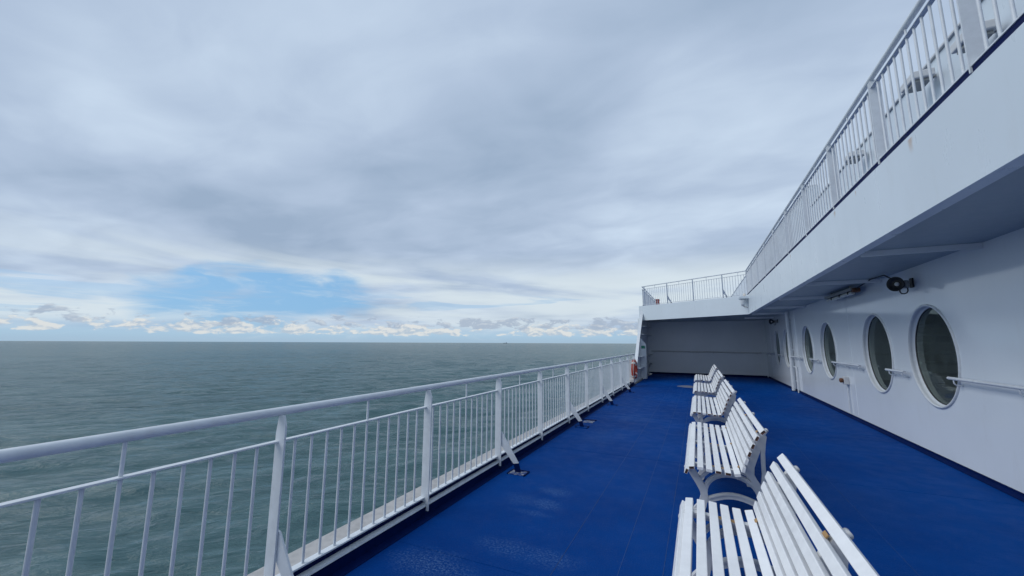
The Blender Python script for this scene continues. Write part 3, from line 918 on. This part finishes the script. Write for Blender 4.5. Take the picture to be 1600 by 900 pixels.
# ------------------------------------------------------------------ pipes and fittings on the wall
dp = thing('drain_pipe', 'thick white vertical drain pipe from soffit to deck on the porthole wall', 'pipe', (XW - 0.09, 16.45, 0))
MB().tube([(0, 0, 0.02), (0, 0, ZC - 0.01)], 0.055, 20).build('pipe', 'rail', dp)
for z in (0.35, 1.4, 2.4):
    MB().box((0.05, 0, z), (0.09, 0.03, 0.04), 0.003).build('clamp', 'rail', dp)
MB().lathe([(0.057, 0.0), (0.085, 0.0), (0.085, 0.02), (0.057, 0.02)], 24, 'Z').build('collar', 'coaming', dp)
vp = thing('vent_pipe', 'thin white bent pipe beside the thick drain pipe', 'pipe', (XW - 0.05, 15.95, 0))
MB().tube([(0, 0, 0.0), (0, 0, 0.74), (0.0, 0.02, 0.80), (0, 0.08, 0.83), (0, 0.40, 0.835)], 0.022, 12).build('pipe', 'rail', vp)
hy_ = thing('wall_socket', 'small brown capped socket box low on the porthole wall', 'socket', (XW, 11.15, 0.80))
MB().box((-0.045, 0, 0), (0.09, 0.13, 0.17), 0.012).build('box', 'castiron', hy_)
cp = MB().lathe([(0.0, -0.155), (0.036, -0.155), (0.050, -0.142), (0.050, -0.105), (0.040, -0.098), (0.040, -0.088)], 20, 'X').build('cap', 'brown', hy_)
MB().tube([(-0.028, 0, -0.086), (-0.028, 0, -0.70)], 0.010, 8).build('conduit', 'rail', hy_)

def speaker(label, y, aim, z=2.50):
    """horn loudspeaker; mouth faces local -Y"""
    t = thing('horn_loudspeaker', label, 'loudspeaker', (XW - 0.173, y, z), aim, 'loudspeakers under the soffit')
    h = MB()
    h.lathe([(0.022, -0.085), (0.055, -0.06), (0.095, -0.10), (0.128, -0.13), (0.137, -0.13), (0.137, -0.115), (0.105, -0.06), (0.065, 0.02), (0.06, 0.05), (0.0, 0.05)], 40, 'Y')
    hb = h.build('horn', 'black', t)
    MB().lathe([(0.0, -0.104), (0.030, -0.100), (0.038, -0.085), (0.038, -0.06), (0.0, -0.055)], 20, 'Y').build('phase_plug', 'castiron', hb)
    MB().box((0.0, 0.085, 0.0), (0.15, 0.10, 0.15), 0.02).build('driver', 'grey', t)
    MB().tube([(-0.06, 0.08, -0.05), (-0.062, 0.08, -0.13), (-0.04, 0.08, -0.168), (0.0, 0.08, -0.175), (0.04, 0.08, -0.165), (0.062, 0.08, -0.13), (0.06, 0.08, -0.05)], 0.011, 8).build('cable_loop', 'black', t)
    return t
for lab, y, a_ in (('black round horn loudspeaker wired to the fluorescent lamp under the soffit', 7.70, -50),
                   ('small dark horn loudspeaker in the shaded corner near the end wall', 18.7, -62)):
    s1 = speaker(lab, y, R(a_))
    s1.scale = (0.80, 0.80, 0.80)
    MB().box((0.0, 0.165, 0.03), (0.04, 0.08, 0.05), 0.004).build('bracket_arm', 'grey', s1)
    wp = Matrix.Rotation(-R(a_), 3, 'Z')
    MB().box(wp @ Vector((0.203, 0.10, 0.03)), (0.022, 0.12, 0.18), 0.004, rot=wp).build('wall_plate', 'black', s1)

fl_t = thing('fluorescent_lamp', 'unlit fluorescent strip lamp hanging under the soffit beside the wall', 'lamp', (XW - 0.16, 10.4, 2.62))
MB().box((0, 0, 0.05), (0.15, 1.75, 0.055), 0.01).build('housing', 'grey', fl_t)
MB().tube([(-0.02, -0.80, -0.02), (-0.02, 0.84, -0.02)], 0.033, 16).build('diffuser', 'tube', fl_t)
for yy in (-0.62, -0.1, 0.45):
    MB().box((0, yy, 0.0), (0.13, 0.03, 0.075), 0.004).build('clip', 'black', fl_t)
MB().box((0, -0.87, 0.02), (0.12, 0.12, 0.08), 0.015).build('end_box', 'brown', fl_t)
for yy in (-0.6, 0.6):
    MB().box((0.0, yy, 0.105), (0.03, 0.03, 0.055)).build('hanger', 'grey', fl_t)
cb = MB().tube([(XW - 0.16, 9.47, 2.67), (XW - 0.17, 8.95, 2.715), (XW - 0.17, 8.75, 2.735), (XW - 0.17, 8.20, 2.72), (XW - 0.18, 7.80, 2.57)], 0.011, 8).build('cable', 'black')
tag(cb, 'black cable between the loudspeaker and the fluorescent lamp', 'cable')

# bulkhead lamp on a shelf at the corner of the upper deck
cl = thing('corner_lamp', 'white lantern lamp hanging below a shelf at the upper deck corner', 'lamp', (CORNER[0] - 0.10, CORNER[1] - 0.25, 3.27))
MB().box((0.0, 0.05, 0.03), (0.42, 0.36, 0.10), 0.01).build('shelf', 'fascia', cl)
MB().lathe([(0.0, -0.03), (0.085, -0.03), (0.085, -0.13), (0.06, -0.20), (0.045, -0.28), (0.0, -0.28)], 20, 'Z', c=(-0.09, 0, 0)).build('lantern', 'rail', cl)
MB().tube([(-0.09, 0, -0.27), (-0.05, 0, -0.31), (0.02, 0, -0.32), (0.05, 0.02, -0.35)], 0.014, 8).build('hook', 'grey', cl)
MB().tube([(0.02, 0, -0.02), (0.02, 0, -0.24)], 0.012, 8).build('stem', 'rail', cl)
MB().lathe([(0.0, 0.20), (0.035, 0.19), (0.05, 0.08), (0.05, 0.081)], 16, 'Z', c=(-0.02, 0.05, 0)).build('cap', 'tape', cl)

# red box on the upper deck
rb = thing('lifebuoy_box', 'small red box hung on the far railing of the upper deck', 'box', (-2.22, 26.6, 3.88))
MB().box((0, 0, 0.26), (0.20, 0.45, 0.52), 0.02).build('box', 'red', rb)
MB().box((0, 0, 0.545), (0.24, 0.50, 0.05), 0.01).build('lid', 'red', rb)

# ------------------------------------------------------------------ lifebuoy on the railing
lb = thing('lifebuoy', 'orange lifebuoy with white bands hung on the railing end', 'lifebuoy', (XR + 0.16, 15.55, 0.62))
NS = 64
ring = MB()
RR, rr = 0.29, 0.075
for seg in range(8):
    a0 = 2 * math.pi * seg / 8 - 0.20 * (1 if seg % 2 == 0 else -1)
    a1 = 2 * math.pi * (seg + 1) / 8 + 0.20 * (1 if seg % 2 else -1) * -1
    span = [a0 + (a1 - a0) * k / 12 for k in range(13)]
    pts = [(0, RR * math.cos(a), RR * math.sin(a)) for a in span]
    MB().tube(pts, rr if seg % 2 else rr + 0.003, 16, caps=False).build('ring_body' if seg % 2 else 'ring_body', 'orange' , lb)
for q in range(4):
    a = math.pi / 4 + q * math.pi / 2
    pts = [(0, RR * math.cos(a + d_), RR * math.sin(a + d_)) for d_ in (-0.13, -0.065, 0, 0.065, 0.13)]
    MB().tube(pts, rr + 0.007, 16, caps=False).build('band', 'tape', lb)
rope = []
for k in range(64):
    a = 2 * math.pi * k / 64
    sag = 0.03 * abs(math.sin(2 * (a - math.pi / 4)))
    rope.append((0.02, (RR + rr + 0.015 + sag) * math.cos(a), (RR + rr + 0.015 + sag) * math.sin(a)))
MB().tube(rope, 0.009, 6, closed=True).build('grab_rope', 'tape', lb)
hk = thing('buoy_holder', 'pale bracket and line box under the lifebuoy', 'holder', (XR + 0.10, 15.35, 0.16))
MB().box((0, 0, 0.06), (0.16, 0.30, 0.13), 0.02).build('box', 'tape', hk)
MB().box((0.03, 0.2, 0.40), (0.02, 0.06, 0.55), 0.004).build('upright', 'tape', hk)
MB().box((0.06, -0.02, 0.30), (0.05, 0.14, 0.12), 0.02).build('light_unit', 'black', hk)

# ------------------------------------------------------------------ benches
SLATS = [(-0.172, 0.402, 68), (-0.125, 0.440, 8), (-0.050, 0.441, -3), (0.026, 0.434, -6), (0.102, 0.426, -5), (0.178, 0.420, -2), (0.256, 0.424, 12),
         (0.306, 0.472, 72), (0.333, 0.543, 68), (0.361, 0.614, 67), (0.391, 0.684, 65), (0.428, 0.757, 60), (0.480, 0.816, 44)]
OPEN = {0: (2, 3, 4, 5, 6, 8, 9, 10), 1: (0, 1, 4, 5, 9, 10, 11, 12), 2: (1, 2, 4, 5, 6, 7, 8, 9, 10, 11), 3: (1, 3, 4, 5, 6, 8, 9, 10, 11), 4: (3, 5, 8, 12)}
BL = 2.30
def slat_mesh(open_end):
    m_ = MB()
    sx, sz = 0.052, 0.030
    m_.box((0, 0, 0), (sx, BL, sz), 0.004, segs=2)
    if open_end:
        for y, s_ in ((-BL / 2 - 0.0008, -1), (BL / 2 + 0.0008, 1)):
            a, b = sx / 2 - 0.005, sz / 2 - 0.0045
            m_.add([(-a, y, -b), (a, y, -b), (a, y, b), (-a, y, b)], [(0, 1, 2, 3)], False, 1)
            m_.add([(-a * .72, y + s_ * 0.0004, -b * .1), (a * .8, y + s_ * 0.0004, -b * .2), (a * .7, y + s_ * 0.0004, b * .72), (-a * .6, y + s_ * 0.0004, b * .75)], [(0, 1, 2, 3)], False, 2)
    return m_.mesh('slat', ['bench', 'brown', 'rubber'])
sl_open, sl_closed = slat_mesh(True), slat_mesh(False)
def frame_mesh():
    m_ = MB()
    t = 0.025
    seat = [(-0.185, 0.375), (-0.150, 0.412), (-0.11, 0.419), (-0.03, 0.417), (0.06, 0.406), (0.16, 0.396), (0.24, 0.398), (0.30, 0.418), (0.335, 0.47)]
    m_.strip(seat, 0.036, -t, t)
    back = [(0.350, 0.425), (0.362, 0.455), (0.387, 0.523), (0.414, 0.594), (0.443, 0.664), (0.470, 0.732), (0.503, 0.784), (0.525, 0.803)]
    m_.strip(back, [0.080, 0.080, 0.078, 0.078, 0.076, 0.062, 0.042, 0.030], -t + 0.0015, t - 0.0015)
    m_.lathe([(0.0, -t - 0.0005), (0.0135, -t - 0.0005), (0.0135, t + 0.0005), (0.0, t + 0.0005)], 16, 'Y', c=(0.527, 0, 0.803))
    # rear leg sweeping from the back down to the floor, leaving a slim opening
    rear = [(0.503, 0.750), (0.494, 0.690), (0.483, 0.60), (0.479, 0.50), (0.480, 0.40), (0.472, 0.30), (0.457, 0.20), (0.447, 0.10), (0.458, 0.0)]
    m_.strip(rear, [0.040, 0.036, 0.034, 0.032, 0.034, 0.050, 0.072, 0.075, 0.095], -t + 0.003, t - 0.003)
    inner = [(0.345, 0.44), (0.368, 0.39), (0.402, 0.33), (0.440, 0.265)]
    m_.strip(inner, [0.080, 0.060, 0.050, 0.055], -t + 0.0045, t - 0.0045)
    # front leg
    front = [(-0.150, 0.395), (-0.115, 0.335), (-0.075, 0.270), (-0.040, 0.205), (-0.030, 0.145), (-0.052, 0.060), (-0.088, 0.0)]
    m_.strip(front, [0.062, 0.064, 0.066, 0.068, 0.062, 0.070, 0.095], -t + 0.002, t - 0.002)
    scroll = [(-0.070, 0.275), (-0.040, 0.315), (0.000, 0.355), (0.045, 0.392)]
    m_.strip(scroll, 0.026, -t + 0.005, t - 0.005)
    # big arch under the seat
    arch = [(0.205 - 0.225 * math.cos(a), 0.180 + 0.182 * math.sin(a)) for a in [math.pi * k / 16 for k in range(0, 17)]]
    m_.strip(arch, 0.040, -t + 0.0055, t - 0.0055)
    low = [(-0.03, 0.108)] + [(0.005 + 0.42 * k / 10, 0.112 + 0.056 * math.sin(math.pi * k / 10) + 0.012 * k / 10) for k in range(11)] + [(0.45, 0.118)]
    m_.strip(low, 0.050, -t + 0.0065, t - 0.0065)
    rib = [(p[0], p[1] + 0.016) for p in low[1:-1]]
    m_.strip(rib, 0.012, -t - 0.003, t + 0.003)
    rib2 = [(p[0], p[1]) for p in arch[2:-2]]
    m_.strip(rib2, 0.010, -t - 0.0025, t + 0.0025)
    rib3 = [(p[0], p[1]) for p in rear[1:-1]]
    m_.strip(rib3, 0.010, -t - 0.0022, t + 0.0022)
    # feet
    m_.box((-0.095, 0, 0.008), (0.11, 0.07, 0.016), 0.004)
    m_.box((0.462, 0, 0.008), (0.11, 0.07, 0.016), 0.004)
    return m_.mesh('frame', 'castiron')
fr_m = frame_mesh()
pad_m = MB().box((0, 0, 0), (0.030, 0.050, 0.008), 0.002).mesh('mounting_pad', 'tan')
bolt_m = MB().lathe([(0.0, 0.006), (0.008, 0.005), (0.010, 0.0)], 10, 'Z').mesh('bolt', 'castiron')
def make_bench(idx, y0, label):
    t = thing('bench', label, 'bench', (0, y0, 0), 0, 'white slatted benches in a row along the deck')
    rnd = random.Random(idx * 11 + 3)
    for i, (x, z, ang) in enumerate(SLATS):
        o_ = link('slat', sl_open if i in OPEN[idx] else sl_closed, t, (x, BL / 2 + rnd.uniform(-0.010, 0.010), z + rnd.uniform(-0.002, 0.002)), (0, -R(ang + rnd.uniform(-2, 2)), R(rnd.uniform(-0.12, 0.12))))
    for y in (0.20, BL / 2, BL - 0.20):
        f_ = link('frame', fr_m, t, (0, y, 0))
        for i in (1, 3, 4, 6, 11):
            if rnd.random() < 0.8:
                a, b = SLATS[i], SLATS[i + 1]
                mx_, mz_ = (a[0] + b[0]) / 2, (a[1] + b[1]) / 2
                ang = math.atan2(b[1] - a[1], b[0] - a[0])
                off = -0.010
                link('mounting_pad', pad_m, f_, (mx_ - math.sin(ang) * off * -1, 0.0, mz_ + math.cos(ang) * off), (0, -ang, 0))
    return t
for idx, (y0, lab) in enumerate([(1.06, 'white slatted bench at the end of the row farthest from the end wall'),
                                 (4.20, 'white slatted bench with brown open slat ends, fourth from the end wall'),
                                 (7.42, 'white slatted bench in the middle of the row of five'),
                                 (10.72, 'white slatted bench, second from the end wall'),
                                 (14.10, 'white slatted bench closest to the end wall')]):
    make_bench(idx, y0, lab)

# ------------------------------------------------------------------ ship on the horizon
fs_ = thing('cargo_ship', 'tiny dark cargo ship on the horizon', 'ship', (-4520, 9000, ZSEA), R(70))
MB().prism([(-6, 0), (6, 0), (9, 11), (-9, 11)], -75, 75).build('hull', 'farship', fs_)
MB().box((0, -55, 20), (16, 18, 18)).build('bridge', 'farship', fs_)
MB().box((0, 10, 14), (14, 90, 6)).build('deck_cargo', 'farship', fs_)
